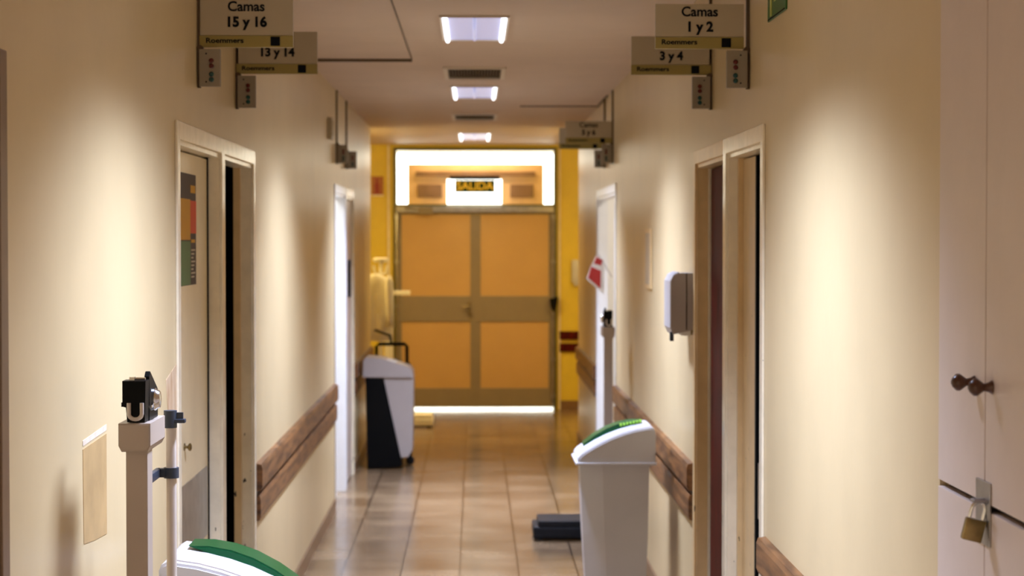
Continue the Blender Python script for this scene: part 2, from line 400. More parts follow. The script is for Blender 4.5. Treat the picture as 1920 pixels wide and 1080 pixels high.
# door_3: open into a dark room
y0, y1 = OL[2][:2]
t = door(3, -1, y0, y1, near=False)
MB().box(-A-0.005, -A+0.009, OL[1][1]-0.004, y0+0.004, 0, HEAD+0.056, 0.003).build('mullion', M['casing'], t)
MB().box(-(A+WT), -(A+0.045), y1-0.042, y1-0.021, 0, HEAD-0.02, 0.002).build('door_stop', M['casing_tan'], t)
mb = MB(); mb.box(-2.0, -(A+WT+0.01), y0+0.03, y0+0.07, 0.012, HEAD-0.03, 0.003); mb.build('door_leaf', M['leaf'], t)
# door_4 / door_5: far pair on the left
y0, y1 = OL[3][:2]
t = door(4, -1, y0, y1, far=False, m=M['leaf_white'])
y0, y1 = OL[4][:2]
t = door(5, -1, y0, y1, near=False, m=M['casing'])
MB().box(-A-0.005, -A+0.009, OL[3][1]-0.004, y0+0.004, 0, HEAD+0.056, 0.003).build('mullion', M['leaf_white'], t)
lf = leaf(t, -1, y0+0.025, y1-0.025, 0.012, M['cupboard'])
mb = MB(); Yh = 14.6; xh = -(A+0.012)
mb.box(xh, xh+0.02, Yh-0.03, Yh+0.03, Z(557, Yh), Z(492, Yh), 0.004); tag(mb.build('pull_handle', M['blackrub'], lf), 'long dark pull handle')
MB().box(xh, xh+0.022, Yh-0.035, Yh+0.035, Z(494, Yh), Z(487, Yh), 0.003).build('handle_cap', M['navy'], lf)
# door_6: right, two pale leaves standing slightly apart
y0, y1 = OR[1][:2]
t = door(6, 1, y0, y1, far=False)
MB().box(A+0.034, A+WT, y1-0.05, y1-0.021, 0, HEAD-0.02, 0.002).build('door_stop', M['casing_tan'], t)
lf = MB().box(1.002, 1.042, y0+0.022, 6.735, 0.012, HEAD-0.026, 0.003).build('door_leaf', M['leaf'], t)
MB().box(0.998, 1.002, 6.56, 6.733, Z(978, 6.7), Z(872, 6.7), 0.001).build('push_plate', M['steel'], lf)
MB().box(1.000, 1.0425, 6.805, 6.829, 0.012, HEAD-0.026).build('door_seal', M['black'], t)  # black strip stands in for the shaded gap between the leaves
MB().box(1.002, 1.042, 6.83, y1-0.055, 0.012, HEAD-0.026, 0.003).build('door_leaf', M['casing_tan'], t)
# door_7: right, dark red wooden leaf
y0, y1 = OR[2][:2]
t = door(7, 1, y0, y1, near=False, m=M['casing_tan'])
MB().box(A-0.009, A+0.005, OR[1][1]-0.004, y0+0.004, 0, HEAD+0.056, 0.003).build('mullion', M['casing'], t)
lf = leaf(t, 1, y0+0.025, y1-0.075, 0.052, M['redwood'])
MB().box(A+0.045, A+WT, y1-0.05, y1-0.03, 0, HEAD-0.022, 0.002).build('door_stop', M['casing'], t)
# door_8: far right, open to a bright room
t = door(8, 1, *OR[3][:2], m=M['leaf_white'])

# tan, pale and brown colour patches on the left wall
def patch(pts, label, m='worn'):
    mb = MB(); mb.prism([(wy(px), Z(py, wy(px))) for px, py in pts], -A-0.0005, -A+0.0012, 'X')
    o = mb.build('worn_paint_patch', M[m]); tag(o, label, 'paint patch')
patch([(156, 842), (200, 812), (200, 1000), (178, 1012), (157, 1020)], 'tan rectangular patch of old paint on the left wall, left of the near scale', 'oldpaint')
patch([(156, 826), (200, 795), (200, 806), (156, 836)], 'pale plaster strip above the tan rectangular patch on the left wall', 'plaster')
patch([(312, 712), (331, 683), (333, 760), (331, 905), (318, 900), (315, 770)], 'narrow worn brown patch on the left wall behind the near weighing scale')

# ------------------------------------------------------------------ end double door with transom
def yb(px): return X(px, YEND)
def zb(py): return Z(py, YEND)
t = empty('door_9', (0, YEND, 0), kind='structure')
mb = MB(); d0, d1 = YEND-0.03, YEND+0.09
mb.box(DX0, DX0+0.035, d0, d1, 0, DTOP, 0.004); mb.box(DX1-0.035, DX1, d0, d1, 0, DTOP, 0.004)
mb.box(DX0+0.035, DX1-0.035, d0, d1, DTOP-0.035, DTOP, 0.004); mb.box(DX0+0.035, DX1-0.035, d0, d1, zb(395), zb(383), 0.004)
mb.build('door_frame', M['framegreen'], t)
tag(MB().box(DX0+0.035, DX1-0.035, d0-0.012, d0, zb(398), zb(387), 0.003).build('header_rail', M['steel'], t), 'pale metal header rail')
zt, zbt = zb(397), 0.028
mid = yb(891.5)
MB().box(mid-0.016, mid+0.016, YEND-0.008, YEND-0.001, zbt, zb(397), 0.002).build('meeting_strip', M['doorgrey'], t)
for (a, b) in ((DX0+0.037, mid-0.004), (mid+0.004, DX1-0.037)):
    sw = 0.045 if a < 0 and b < 0.1 else 0.045
    lw = 0.05; za, zc, zd, ze = zb(555), zb(603), zb(728), zb(402)
    f = MB(); y2, y3 = YEND, YEND+0.05
    f.box(a, a+lw, y2, y3, zbt, zt, 0.003); f.box(b-lw, b, y2, y3, zbt, zt, 0.003)
    f.box(a+lw, b-lw, y2, y3, zbt, zd, 0.003); f.box(a+lw, b-lw, y2, y3, zc, za, 0.003); f.box(a+lw, b-lw, y2, y3, ze, zt, 0.003)
    lf = f.build('door_leaf', M['doorgrey'], t)
    for (q0, q1) in ((zd, zc), (za, ze)):
        MB().box(a+lw, b-lw, YEND+0.015, YEND+0.035, q0, q1).build('door_panel', M['doorpanel'], lf)
# vertical locking rods at both outer edges, handle, closer
for px in (744, 1037):
    mb = MB(); mb.tube([(yb(px), YEND-0.045, 0.12), (yb(px), YEND-0.045, 2.12)], 0.011)
    for z in (0.15, 0.55, 1.12, 1.6, 2.08): mb.box(yb(px)-0.018, yb(px)+0.018, YEND-0.05, YEND-0.028, z-0.02, z+0.02)
    mb.build('locking_rod', M['steel'], t)
mb = MB(); mb.prism([(yb(1030), zb(560)), (yb(1046), zb(556)), (yb(1044), zb(572)), (yb(1038), zb(586)), (yb(1032), zb(576))], YEND-0.1, YEND-0.03, bev=0.004)
mb.build('rod_lever', M['black'], t)
mb = MB(); mb.box(yb(880)-0.02, yb(880)+0.02, YEND-0.008, YEND, zb(592), zb(566), 0.002)
mb.tube([(yb(880), YEND, zb(574)), (yb(880), YEND-0.05, zb(574)), (yb(868), YEND-0.055, zb(575))], 0.011)
mb.lathe([(0.01, -0.06), (0.016, -0.05), (0.016, -0.02), (0.01, 0)], (yb(882), YEND, zb(588)), 'Y', 14)
mb.build('door_handle', M['brass'], t)
mb = MB(); mb.box(yb(785), yb(812), YEND-0.07, YEND-0.012, zb(402), zb(389), 0.006); mb.tube([(yb(786), YEND-0.06, zb(393)), (yb(760), YEND-0.09, zb(390))], 0.008)
mb.build('door_closer', M['doorgrey'], t)
g = struct('window_1', MB().box(DX0+0.036, DX1-0.036, YEND+0.03, YEND+0.036, zb(383)+0.001, DTOP-0.036), M['glass'])
# vestibule beyond: daylight wall of frosted glass, tan lintel box
mb = MB(); mb.box(-1.6, -1.5, YEND+0.12, 23.0, 0, CEIL); mb.box(1.5, 1.6, YEND+0.12, 23.0, 0, CEIL)
struct('wall_vestibule', mb, M['roomwhite'])
struct('window_2', MB().box(-1.5, 1.5, 22.9, 22.95, 0, CEIL), M['daylight'])
v = empty('lintel_box', (yb(891), 21.0, zb(383)), 'tan lintel box with brown panels seen through glass above the end door', 'lintel')
s = 21.2/YEND
MB().box(X(765, 21.2), X(1019, 21.2), 21.2, 21.5, 2.15, Z(308, 21.2), 0.01).build('board', M['tan'], v)
MB().box(X(780, 21.2), X(1003, 21.2), 21.15, 21.2, Z(331, 21.2), Z(322, 21.2), 0.005).build('beam', M['brownpanel'], v)
for a, b in ((783, 829), (957, 1000)):
    MB().box(X(a, 21.2), X(b, 21.2), 21.16, 21.2, Z(371, 21.2), Z(346, 21.2), 0.01).build('side_panel', M['brownpanel'], v)
area('vestibule_lamp', (0, 20.98, CEIL-0.03), 1.2, 0.1, 9, (1, 0.75, 0.45), 180)  # unseen light added to brighten the lintel box
# exit sign
Ys = YEND-0.10; E = lambda px: X(px, Ys); G = lambda py: Z(py, Ys)
t = empty('exit_sign', (E(889), Ys, G(384)), 'glowing white SALIDA exit sign with dark lettering panel over the end door', 'exit sign')
MB().box(E(838), E(941), Ys, Ys+0.06, G(383), G(336), 0.004).build('light_box', M['lampwhite'], t)
MB().box(E(843), E(937), Ys-0.01, Ys+0.06, G(337), G(330), 0.003).build('top_cap', M['black'], t)
MB().box(E(853), E(928), Ys-0.006, Ys, G(361), G(338), 0.001).build('letter_panel', M['darkgreen'], t)
text('SALIDA', 0.125, E(890.5), Ys-0.008, G(349.5), M['amber'], t, bold=0.003, width=0.40)
# yellow wall bits
Yq = YEND
struct('trim_1', MB().box(X(727, Yq), X(731, Yq), Yq-0.02, Yq, 0, CEIL, 0.004), M['casing'])
struct('trim_2', MB().box(X(1048, Yq), X(1051, Yq), Yq-0.02, Yq, 0, CEIL, 0.004), M['casing'])
t = empty('extinguisher_sign', (X(708, Yq), Yq, Z(370, Yq)), 'small red fire extinguisher sign on the yellow end wall left of the door', 'safety sign')
MB().box(X(697, Yq), X(719.5, Yq), Yq-0.012, Yq-0.001, Z(368, Yq), Z(331, Yq), 0.001).build('sign_plate', mat('orange_red_plate', (0.36, 0.10, 0.02), 0.4), t)
cx = X(707.5, Yq)
mb = MB(); mb.prism([(cx-0.025, Z(364, Yq)), (cx+0.025, Z(364, Yq)), (cx+0.025, Z(347, Yq)), (cx+0.012, Z(342, Yq)), (cx+0.012, Z(335, Yq)), (cx-0.012, Z(335, Yq)), (cx-0.012, Z(342, Yq)), (cx-0.025, Z(347, Yq))], Yq-0.014, Yq-0.012)
mb.build('extinguisher_symbol', M['deepred'], t)
MB().box(X(697, Yq), X(719.5, Yq), Yq-0.014, Yq-0.012, Z(368, Yq), Z(365.5, Yq)).build('caption_strip', M['paper'], t)
t = empty('soap_dispenser', (X(1080, Yq), Yq, Z(535, Yq)), 'white rounded wall dispenser on the yellow end wall right of the double door', 'dispenser')
mb = MB(); mb.box(X(1072, Yq), X(1088, Yq), Yq-0.09, Yq-0.002, Z(530, Yq), Z(487, Yq), 0.02); smooth_by_angle(mb.build('body', M['plastic'], t))
MB().box(X(1076, Yq), X(1084, Yq), Yq-0.085, Yq-0.05, Z(535, Yq), Z(530, Yq), 0.003).build('spout', M['plastic'], t)

# ------------------------------------------------------------------ ceiling furniture
def troffer(y, L, label):
    t = empty('ceiling_light', (0, y, CEIL), label, 'ceiling light', 'recessed ceiling lights down the corridor')
    w2, z = 0.15, CEIL
    mb = MB(); f = 0.012
    mb.box(-w2-f, -w2, y-L/2-f, y+L/2+f, z-0.012, z); mb.box(w2, w2+f, y-L/2-f, y+L/2+f, z-0.012, z)
    mb.box(-w2, w2, y-L/2-f, y-L/2, z-0.012, z); mb.box(-w2, w2, y+L/2, y+L/2+f, z-0.012, z)
    mb.build('trim_frame', M['trimwhite'], t)
    MB().box(-w2, w2, y-L/2, y+L/2, z-0.006, z-0.001).build('louvre_panel', M['reflector'], t)
    for sx in (-1, 1):
        mb = MB(); mb.tube([(sx*(w2-0.014), y-L/2+0.01, z-0.014), (sx*(w2-0.014), y+L/2-0.01, z-0.014)], 0.011, 10)
        mb.build('lamp_tube', M['tube'], t, smooth=True)
    mb = MB(); mb.tube([(0, y-L/2+0.01, z-0.008), (0, y+L/2-0.01, z-0.008)], 0.008, 8); mb.build('reflector_ridge', M['reflector'], t, smooth=True)
troffer(9.3, 1.0, 'nearest recessed ceiling light, large bluish panel with bright edges')
troffer(13.3, 1.0, 'middle recessed ceiling light between the two ceiling vents')
troffer(18.95, 1.2, 'farthest ceiling light, small, just above the end door')
for y in (5.15, 1.2, -2.8): troffer(y, 1.0, 'recessed ceiling light with two tubes above the near end of the corridor')
def vent(y0, y1, label, glow=False):
    yc = (y0+y1)/2
    t = empty('ceiling_vent', (0, yc, CEIL), label, 'ceiling vent', 'ceiling vents')
    mb = MB(); z = CEIL; w2 = 0.187; i2 = 0.16
    mb.box(-w2, -i2, y0, y1, z-0.014, z, 0.003); mb.box(i2, w2, y0, y1, z-0.014, z, 0.003)
    mb.box(-i2, i2, y0, y0+0.03, z-0.014, z); mb.box(-i2, i2, y1-0.03, y1, z-0.014, z)
    mb.build('frame', M['trimwhite'], t)
    MB().box(-i2, i2, y0+0.03, y1-0.03, z-0.003, z-0.001).build('backing', M['dark'], t)
    mb = MB(); n = 18
    for k in range(n):
        x = -i2 + (k+0.5)*2*i2/n; mb.box(x-0.0022, x+0.0022, y0+0.03, y1-0.03, z-0.016, z-0.003)
    mb.build('slats', mat('vent_slat_brown', (0.20, 0.13, 0.06), 0.5), t)
vent(11.4, 12.15, 'slatted brown ceiling vent behind the nearest ceiling light')
vent(15.6, 16.3, 'second ceiling vent, farther down, beyond the middle light')
# seams of the ceiling panels
struct('trim_3', MB().box(-0.90, -0.355, 10.92, 10.94, CEIL-0.016, CEIL), M['bar'])
struct('trim_4', MB().box(-0.359, -0.352, 6.0, 10.92, CEIL-0.004, CEIL), M['bar'])
struct('trim_5', MB().box(X(975, 14.7), X(1128, 14.7), 14.70, 14.72, CEIL-0.008, CEIL), M['bar'])
struct('trim_6', MB().box(0.975-0.02-0.02, 0.942, 13.6, 14.70, CEIL-0.012, CEIL), M['bar'])

# ------------------------------------------------------------------ hanging bed signs
def bed_sign(side, Y, px_a, px_b, nums, label, panel=True):
    xa, xb = sorted((X(px_a, Y), X(px_b, Y))); xw = side*(A-0.006)
    t = empty('bed_sign', (xw, Y, 2.35), label, 'hanging sign', 'bed number signs with call lights')
    zt, zm, zl = (2.648 if side > 0 else 2.662), 2.535, 2.494
    mb = MB()
    mb.box(xw-0.006, xw+0.006, Y-0.008, Y+0.008, 2.355, CEIL-0.001, 0.001)
    mb.lathe([(0.012, -0.016), (0.012, 0.016)], (xw-side*0.004, Y, zl-0.005), 'Y', 12)
    mb.build('bracket_post', M['bar'], t)
    bw = 0.072
    b0, b1 = sorted((xw - side*0.004, xw - side*(0.004+bw)))
    mb = MB(); mb.box(b0, b1, Y-0.03, Y-0.010, 2.358, 2.486, 0.002); bx = mb.build('call_light_box', M['boxgrey'], t)
    bc = (b0+b1)/2 - side*0.006
    for k, mm in enumerate(('lens_red', 'lens_red', 'lens_green', 'lens_green')):
        z = 2.446 - k*0.0185 - (0.009 if k > 1 else 0)
        mb = MB(); mb.lathe([(0.0085, 0), (0.0085, -0.003), (0.005, -0.006)], (bc, Y-0.03, z), 'Y', 14); mb.build('indicator_lens', M[mm], bx)
    for z in (2.47, 2.374):
        mb = MB(); mb.lathe([(0.003, 0), (0.003, -0.002)], ((b0+b1)/2+side*0.012, Y-0.03, z), 'Y', 8); mb.build('screw', M['ink'], bx)
    if panel:
        pn = MB().box(xa, xb, Y-0.008, Y+0.008, zm, zt, 0.001).build('sign_panel', M['sign'], t)
        st = MB().box(xa, xb, Y-0.010, Y+0.010, zl, zm-0.001, 0.001).build('sponsor_strip', M['olive'], t)
        c = (xa+xb)/2
        ty = Y-0.0095; z1_, z2_ = (2.620, 2.568) if side > 0 else (2.632, 2.579)
        text('Camas', 0.047, c, ty, z1_, M['ink'], pn, bold=0.0009)
        text(nums, 0.047, c, ty, z2_, M['ink'], pn, bold=0.0019)
        lw = xb-xa
        text('Roemmers', 0.024, xa+lw*0.27, Y-0.0115, 2.516, M['ink'], st, name='strip_lettering', bold=0.0005, width=lw*0.40)
        lx = xa+lw*(0.81 if side < 0 else 0.80)
        MB().box(lx-0.016, lx+0.016, Y-0.012, Y-0.010, 2.499, 2.530).build('square_logo', M['ink'], st)
    return t
bed_sign(-1, 6.62, 378, 552, '15 y 16', 'sign reading Camas 15 y 16, largest of the hanging signs on the left')
bed_sign(-1, 7.68, 446, 597, '13 y 14', 'sign reading 13 y 14 hanging just behind the 15 y 16 sign')
bed_sign(1, 6.64, 1228, 1394, '1 y 2', 'sign reading Camas 1 y 2, largest of the hanging signs on the right')
bed_sign(1, 7.69, 1183, 1333, '3 y 4', 'sign reading 3 y 4 hanging just behind the 1 y 2 sign')
bed_sign(1, 13.15, 1060, 1147, '5 y 6', 'distant sign reading Camas 5 y 6 above the bright doorway on the right')
bed_sign(1, 13.95, 1048, 1132, '7 y 8', 'distant sign partly hidden behind the 5 y 6 sign')
bed_sign(-1, 13.2, 0, 0, '', 'nearer of the two distant left-wall bracket posts with a call light box', panel=False)
bed_sign(-1, 14.2, 0, 0, '', 'farther of the two distant left-wall bracket posts with a call light box', panel=False)
Y0 = wy(617)
t = empty('wall_plaque', (-A, Y0, 2.4), 'small greenish plaque high on the left wall before the distant call light posts', 'plaque')
MB().box(-A+0.001, -A+0.03, Y0-0.1, Y0+0.1, Z(262, Y0), Z(222, Y0), 0.002).build('plate', M['sign'], t)
MB().box(-A+0.03, -A+0.032, Y0-0.08, Y0+0.08, Z(256, Y0), Z(228, Y0)).build('green_face', M['olive'], t)
# green evacuation sign high on the right wall
t = empty('evacuation_sign', (A, 6.0, 2.54), 'green evacuation sign high on the right wall at the top edge', 'safety sign')
MB().box(A-0.006, A-0.001, 5.83, 6.19, 2.535, 2.68, 0.001).build('sign_plate', M['exitgreen'], t)
MB().box(A-0.008, A-0.006, 5.86, 6.05, 2.585, 2.67).build('pictogram', M['exityellow'], t)
MB().box(A-0.008, A-0.006, 6.10, 6.13, 2.545, 2.67).build('pictogram', M['exityellow'], t)
MB().box(A-0.008, A-0.006, 5.845, 6.175, 2.537, 2.541).build('border_line', M['ink'], t)

# ------------------------------------------------------------------ poster on the left door
xf = -(A+0.045); Pa, Pb = 6.50, 6.87
t = empty('poster', (xf, 6.8, 1.5), 'narrow colour-block poster in grey, orange, red and green on the left door', 'poster')
def pz(py): return Z(py, 6.9)
MB().box(xf, xf+0.0015, Pa, Pb, pz(532), pz(330)).build('sheet', M['pgrey'], t)
ym = 6.73
MB().box(xf+0.0015, xf+0.0025, Pa, ym, pz(450), pz(376)).build('orange_block', M['orange'], t)
MB().box(xf+0.0015, xf+0.0025, ym, Pb, pz(438), pz(378)).build('red_block', M['brightred'], t)
MB().box(xf+0.0015, xf+0.0025, Pa, ym, pz(531), pz(452)).build('green_block', M['pgreen'], t)
MB().box(xf+0.0015, xf+0.0025, ym+0.01, Pb-0.02, pz(364), pz(350)).build('text_line', M['orange'], t)
MB().box(xf+0.0015, xf+0.0025, ym+0.02, Pb-0.03, pz(455), pz(449)).build('text_line', M['orange'], t)
mb = MB()
for k in range(8): mb.box(xf+0.0015, xf+0.0025, ym+0.02, Pb-0.03-0.02*(k % 3), pz(470+k*7), pz(467+k*7))
mb.build('small_print', M['sign'], t)

# ------------------------------------------------------------------ right wall items
Ya, Yb_ = wy(1224), wy(1213)
t = empty('notice_frame', (A, (Ya+Yb_)/2, 1.57), 'tall narrow brown-framed notice on the right wall', 'notice')
MB().box(A-0.012, A-0.001, Ya, Yb_, Z(541, 10.4), Z(429, 10.4), 0.002).build('frame', M['casing_tan'], t)
MB().box(A-0.0135, A-0.012, Ya+0.05, Yb_-0.05, Z(533, 10.4), Z(437, 10.4)).build('sheet', M['sign'], t)
# paper towel dispenser
t = empty('towel_dispenser', (A, 8.42, 1.42), 'grey and white paper towel dispenser on the right wall beside the door frame', 'dispenser')
xi = A-0.098; zt, zl = 1.690, 1.425; ya, yb2 = 8.30, 8.56
mb = MB(); mb.prism([(A-0.002, zl+0.02), (xi+0.012, zl), (xi, zl+0.03), (xi, zt-0.035), (xi+0.012, zt-0.012), (xi+0.035, zt), (A-0.002, zt)], ya, yb2)
mb.build('housing', M['plasticgrey'], t)
mb = MB(); mb.prism([(xi+0.010, zl-0.003), (xi-0.005, zl+0.028), (xi-0.005, zt-0.034), (xi+0.010, zt-0.006), (xi+0.034, zt+0.005), (xi+0.034, zt), (xi+0.012, zt-0.012), (xi, zt-0.035), (xi, zl+0.03), (xi+0.012, zl)], ya-0.002, yb2+0.002)
mb.build('front_cover', M['plastic'], t)
MB().box(A-0.034, A-0.030, ya-0.003, ya, zl+0.02, zt).build('seam', M['pgrey'], t)
MB().box(xi-0.004, xi+0.012, ya+0.01, ya+0.035, zl-0.03, zl+0.01, 0.002).build('lever', M['navy'], t)
mb = MB(); mb.box(A-0.045, A-0.010, ya+0.04, yb2-0.05, zl-0.008, zl+0.024); mb.build('paper_towel', M['paper'], t)
# red and white pennant on the far right door frame
Yp = 13.1
t = empty('pennant', (X(1133, Yp), Yp, Z(485, Yp)), 'small red and white pennant hanging by the bright doorway on the right', 'flag')
mb = MB(); mb.tube([(A-0.012, Yp, Z(520, Yp)), (X(1123, Yp), Yp, Z(478, Yp))], 0.004, 8); mb.build('stick', M['plastic'], t)
def flagpoly(pts, y, m, nm):
    mb = MB(); mb.prism([(X(a, Yp), Z(b, Yp)) for a, b in pts], y-0.003, y+0.003); return mb.build(nm, m, t)
flagpoly([(1118, 480), (1133, 486), (1133, 552), (1124, 545), (1100, 523), (1108, 500)], Yp, M['paper'], 'cloth')
flagpoly([(1109, 500), (1127, 508), (1126, 541), (1103, 521)], Yp-0.004, M['red'], 'red_field')
flagpoly([(1119, 482), (1130, 488), (1127, 498), (1114, 494)], Yp-0.004, M['red'], 'red_stripe')

# ------------------------------------------------------------------ built-in cupboard at the right
xf = A-0.004
t = empty('cupboard', (A+0.2, 2.8, 0), 'pinkish cream built-in cupboard with doors at the right edge', 'cupboard')
mb = MB(); mb.box(A+0.02, A+0.45, 1.6, 3.893, 0.0, CEIL); mb.build('carcass', M['dark'], t)
SPL = 3.535; ZS = 1.340; g = 0.006
for (a, b, z0, z1, nm) in ((SPL+g/2, 3.892, ZS+0.007, CEIL-0.004, 'upper'), (2.7, SPL-g/2, ZS+0.007, CEIL-0.004, 'upper'),
                           (SPL+g/2, 3.892, 0.08, ZS-0.007, 'lower'), (2.7, SPL-g/2, 0.08, ZS-0.007, 'lower')):
    dr = MB().box(xf, A+0.02, a, b, z0, z1, 0.001).build('cupboard_door', M['cupboard'], t)
    if nm == 'upper':
        ky = SPL+0.075 if a > SPL else SPL-0.05
        kz = 1.565
        mb = MB(); mb.lathe([(0.006, 0), (0.013, -0.001), (0.009, -0.008), (0.007, -0.016), (0.011, -0.021), (0.0165, -0.029), (0.016, -0.035), (0.009, -0.042), (0.003, -0.045)], (xf, ky, kz), 'X', 20)
        smooth_by_angle(mb.build('knob', M['knobwood'], dr), 60)
mb = MB(); mb.box(A-0.003, A+0.02, 1.6, 2.695, 0.0, CEIL, 0.001); mb.build('side_panel', M['cupboard'], t)
# red-brown seam between the upper doors
MB().box(xf+0.004, xf+0.008, SPL-g/2, SPL+g/2, 0.08, CEIL-0.01).build('seam_strip', M['knobwood'], t)
# hasp
Yh = 3.515
h = MB(); h.box(xf-0.004, xf, Yh-0.028, Yh+0.068, 1.270, 1.388, 0.001); h.tube([(xf-0.004, Yh-0.018, 1.354), (xf-0.028, Yh-0.018, 1.354), (xf-0.028, Yh+0.006, 1.354), (xf-0.004, Yh+0.006, 1.354)], 0.003, 8)
hs = h.build('hasp', M['steel'], t); tag(hs, 'steel hasp plate')
# padlock
Yl = 3.53
def pl(px, py): return (X(px, Yl), Z(py, Yl))
cxl = xf-0.026; czl = 1.834-(992-450)/F*Yl
t = empty('padlock', (cxl, Yl, czl-0.03), 'closed brass padlock hanging from the steel hasp on the cupboard', 'padlock')
mb = MB(); mb.box(-0.019, 0.019, -0.008, 0.008, -0.024, 0.018, 0.004)
bmesh.ops.rotate(mb.bm, verts=mb.bm.verts, cent=(0, 0, 0), matrix=Matrix.Rotation(math.radians(14), 3, 'Y'))
bmesh.ops.translate(mb.bm, verts=mb.bm.verts, vec=(cxl, Yl-0.018, czl))
smooth_by_angle(mb.build('body', M['brass'], t), 40)
pts = []
for k in range(17):
    a = math.pi*k/16; p = Vector((0.0125*math.cos(a), 0, 0.034+0.016*math.sin(a))); pts.append(p)
pts = [Vector((0.0125, 0, 0.012))] + pts + [Vector((-0.0125, 0, 0.012))]
R = Matrix.Rotation(math.radians(14), 3, 'Y')
pts = [R @ p + Vector((cxl, Yl-0.018, czl)) for p in pts]
mb = MB(); mb.tube(pts, 0.0034, 10); smooth_by_angle(mb.build('shackle', M['chrome'], t), 60)

# ------------------------------------------------------------------ weighing scales
def scale(cx, cy, side, top, label, rod=True, base_len=0.42, pad=M['blackrub'], col=None, name='weighing_scale', k=1.0, pcol=None):
    """beam scale: column against the wall on `side`, platform reaching into the corridor"""
    s = -side; col = col or M['scalegrey']
    t = empty(name, (cx, cy, 0), label, 'weighing scale', 'column weighing scales')
    b0, b1 = sorted((cx-s*0.06, cx+s*base_len))
    MB().box(b0, b1, cy-0.15*k, cy+0.19, 0.015, 0.085, 0.012).build('platform', pcol or col, t)
    MB().box(b0+0.03, b1-0.005, cy-0.14*k, cy+0.18, 0.085, 0.12, 0.006).build('platform_mat', pad, t)
    mb = MB()
    for fx in (b0+0.04, b1-0.04):
        for fy in (cy-0.12, cy+0.15): mb.lathe([(0.018, 0), (0.018, 0.016)], (fx, fy, 0), 'Z', 12)
    mb.build('feet', M['blackrub'], t)
    cx0 = cx; cw = 0.0255
    MB().box(cx-cw, cx+cw, cy-0.028, cy+0.04, 0.10, top-0.064, 0.003).build('column', col, t)
    # head housing, long in depth with chamfered underside
    hw = 0.037; y0, y1 = cy-0.06, cy+0.155
    mb = MB(); mb.prism([(cx-hw, top), (cx+hw, top), (cx+hw, top-0.052), (cx+hw*0.8, top-0.066), (cx-hw*0.8, top-0.066), (cx-hw, top-0.052)], y0, y1, bev=0.003)
    mb.build('beam_housing', col, t)
    # poise box: black block with a steel fork at its foot
    px0, px1 = cx-0.030, cx+0.024; z0, z1 = top+0.002, top+0.098
    mb = MB(); mb.prism([(px0+0.011, z0), (px1-0.002, z0), (px1, z1), (px0, z1), (px0, z0+0.036), (px0+0.008, z0+0.034)], y0+0.015, y0+0.07, bev=0.002)
    mb.box(px0-0.004, px0+0.004, y0+0.025, y0+0.045, z0+0.035, z0+0.045)
    pz_ = mb.build('poise_box', M['black'], t)
    mb = MB(); n = 10; cxp = (px0+px1)/2+0.004
    pts = [(cxp-0.015, y0+0.012, z0+0.045)] + [(cxp-0.015*math.cos(math.pi*i/n), y0+0.012, z0+0.020-0.013*math.sin(math.pi*i/n)) for i in range(n+1)] + [(cxp+0.015, y0+0.012, z0+0.045)]
    mb.tube(pts, 0.005, 8); smooth_by_angle(mb.build('steel_fork', M['scalelight'], pz_), 60)
    mb = MB(); mb.tube([(cx-0.016, y0+0.04, z1+0.003), (cx+0.02, y0+0.04, z1+0.003)], 0.004, 8); mb.box(cx-0.016, cx-0.004, y0+0.03, y0+0.05, z1, z1+0.008); mb.build('hinge_pin', M['chrome'], pz_)
    # side plate rising to a point, leaning back along the beam
    xs = cx+s*0.012
    mb = MB(); mb.prism([(y0+0.07, top), (y0+0.19, top), (y0+0.19, top+0.068), (y0+0.085, top+0.116), (y0+0.07, top+0.105)], xs, xs+s*0.012, 'X', bev=0.001)
    mb.build('pivot_plate', M['black'], t)
    mb = MB(); mb.box(px0+0.01, px0+0.02, y0+0.07, y0+0.20, top+0.045, top+0.06); mb.box(px1-0.006, px1+0.004, y0+0.07, y0+0.20, top+0.03, top+0.036); mb.build('beam_bar', M['chrome'], t)
    mb = MB(); mb.lathe([(0.027, 0), (0.027, s*0.006), (0.022, s*0.012), (0.020, s*0.017), (0.008, s*0.019)], (xs+s*0.012, y0+0.12, top+0.047), 'X', 24)
    smooth_by_angle(mb.build('weight_dial', M['chrome'], t))
    if rod:
        rx, ry = cx+s*0.036, cy+0.255
        mb = MB(); mb.tube([(rx, ry, 0.12), (rx, ry, top-0.02)], 0.0128, 16); smooth_by_angle(mb.build('height_rod', M['scalelight'], t))
        mb = MB(); mb.lathe([(0.0165, 0), (0.0165, 0.043)], (rx-s*0.002, ry, top-0.04), 'Z', 16); mb.box(*sorted((rx, rx+s*0.036)), ry-0.012, ry+0.012, top-0.028, top-0.018, 0.003); mb.box(*sorted((rx+s*0.012, rx+s*0.03)), ry-0.004, ry+0.004, top-0.02, top-0.002)
        smooth_by_angle(mb.build('rod_cap', M['navy'], t))
        mb = MB(); mb.lathe([(0.019, 0), (0.019, 0.026)], (rx, ry, top-0.165), 'Z', 16); mb.box(*sorted((rx, cx)), ry-0.2, ry-0.01, top-0.163, top-0.141, 0.003) if False else mb.box(*sorted((rx-s*0.036, rx)), ry-0.012, ry+0.012, top-0.163, top-0.141, 0.003)
        mb.box(*sorted((rx-s*0.040, rx-s*0.026)), cy+0.035, ry+0.012, top-0.163, top-0.141, 0.003)
        smooth_by_angle(mb.build('rod_clamp', M['navy'], t))
    return t
scale(-0.790, 4.52, -1, 1.408, 'grey column weighing scale with black poise block by the near left wall', base_len=0.40)
scale(0.822, 11.80, 1, 1.30, 'weighing scale with black platform by the right wall beyond the green-lidded bin', rod=False, base_len=0.465, pcol=M['blackrub'])
t = scale(-0.86, 18.9, -1, 1.28, 'distant pale weighing scale platform on the floor by the end door', rod=False, base_len=0.45, pad=M['cloth'], col=M['cloth'])
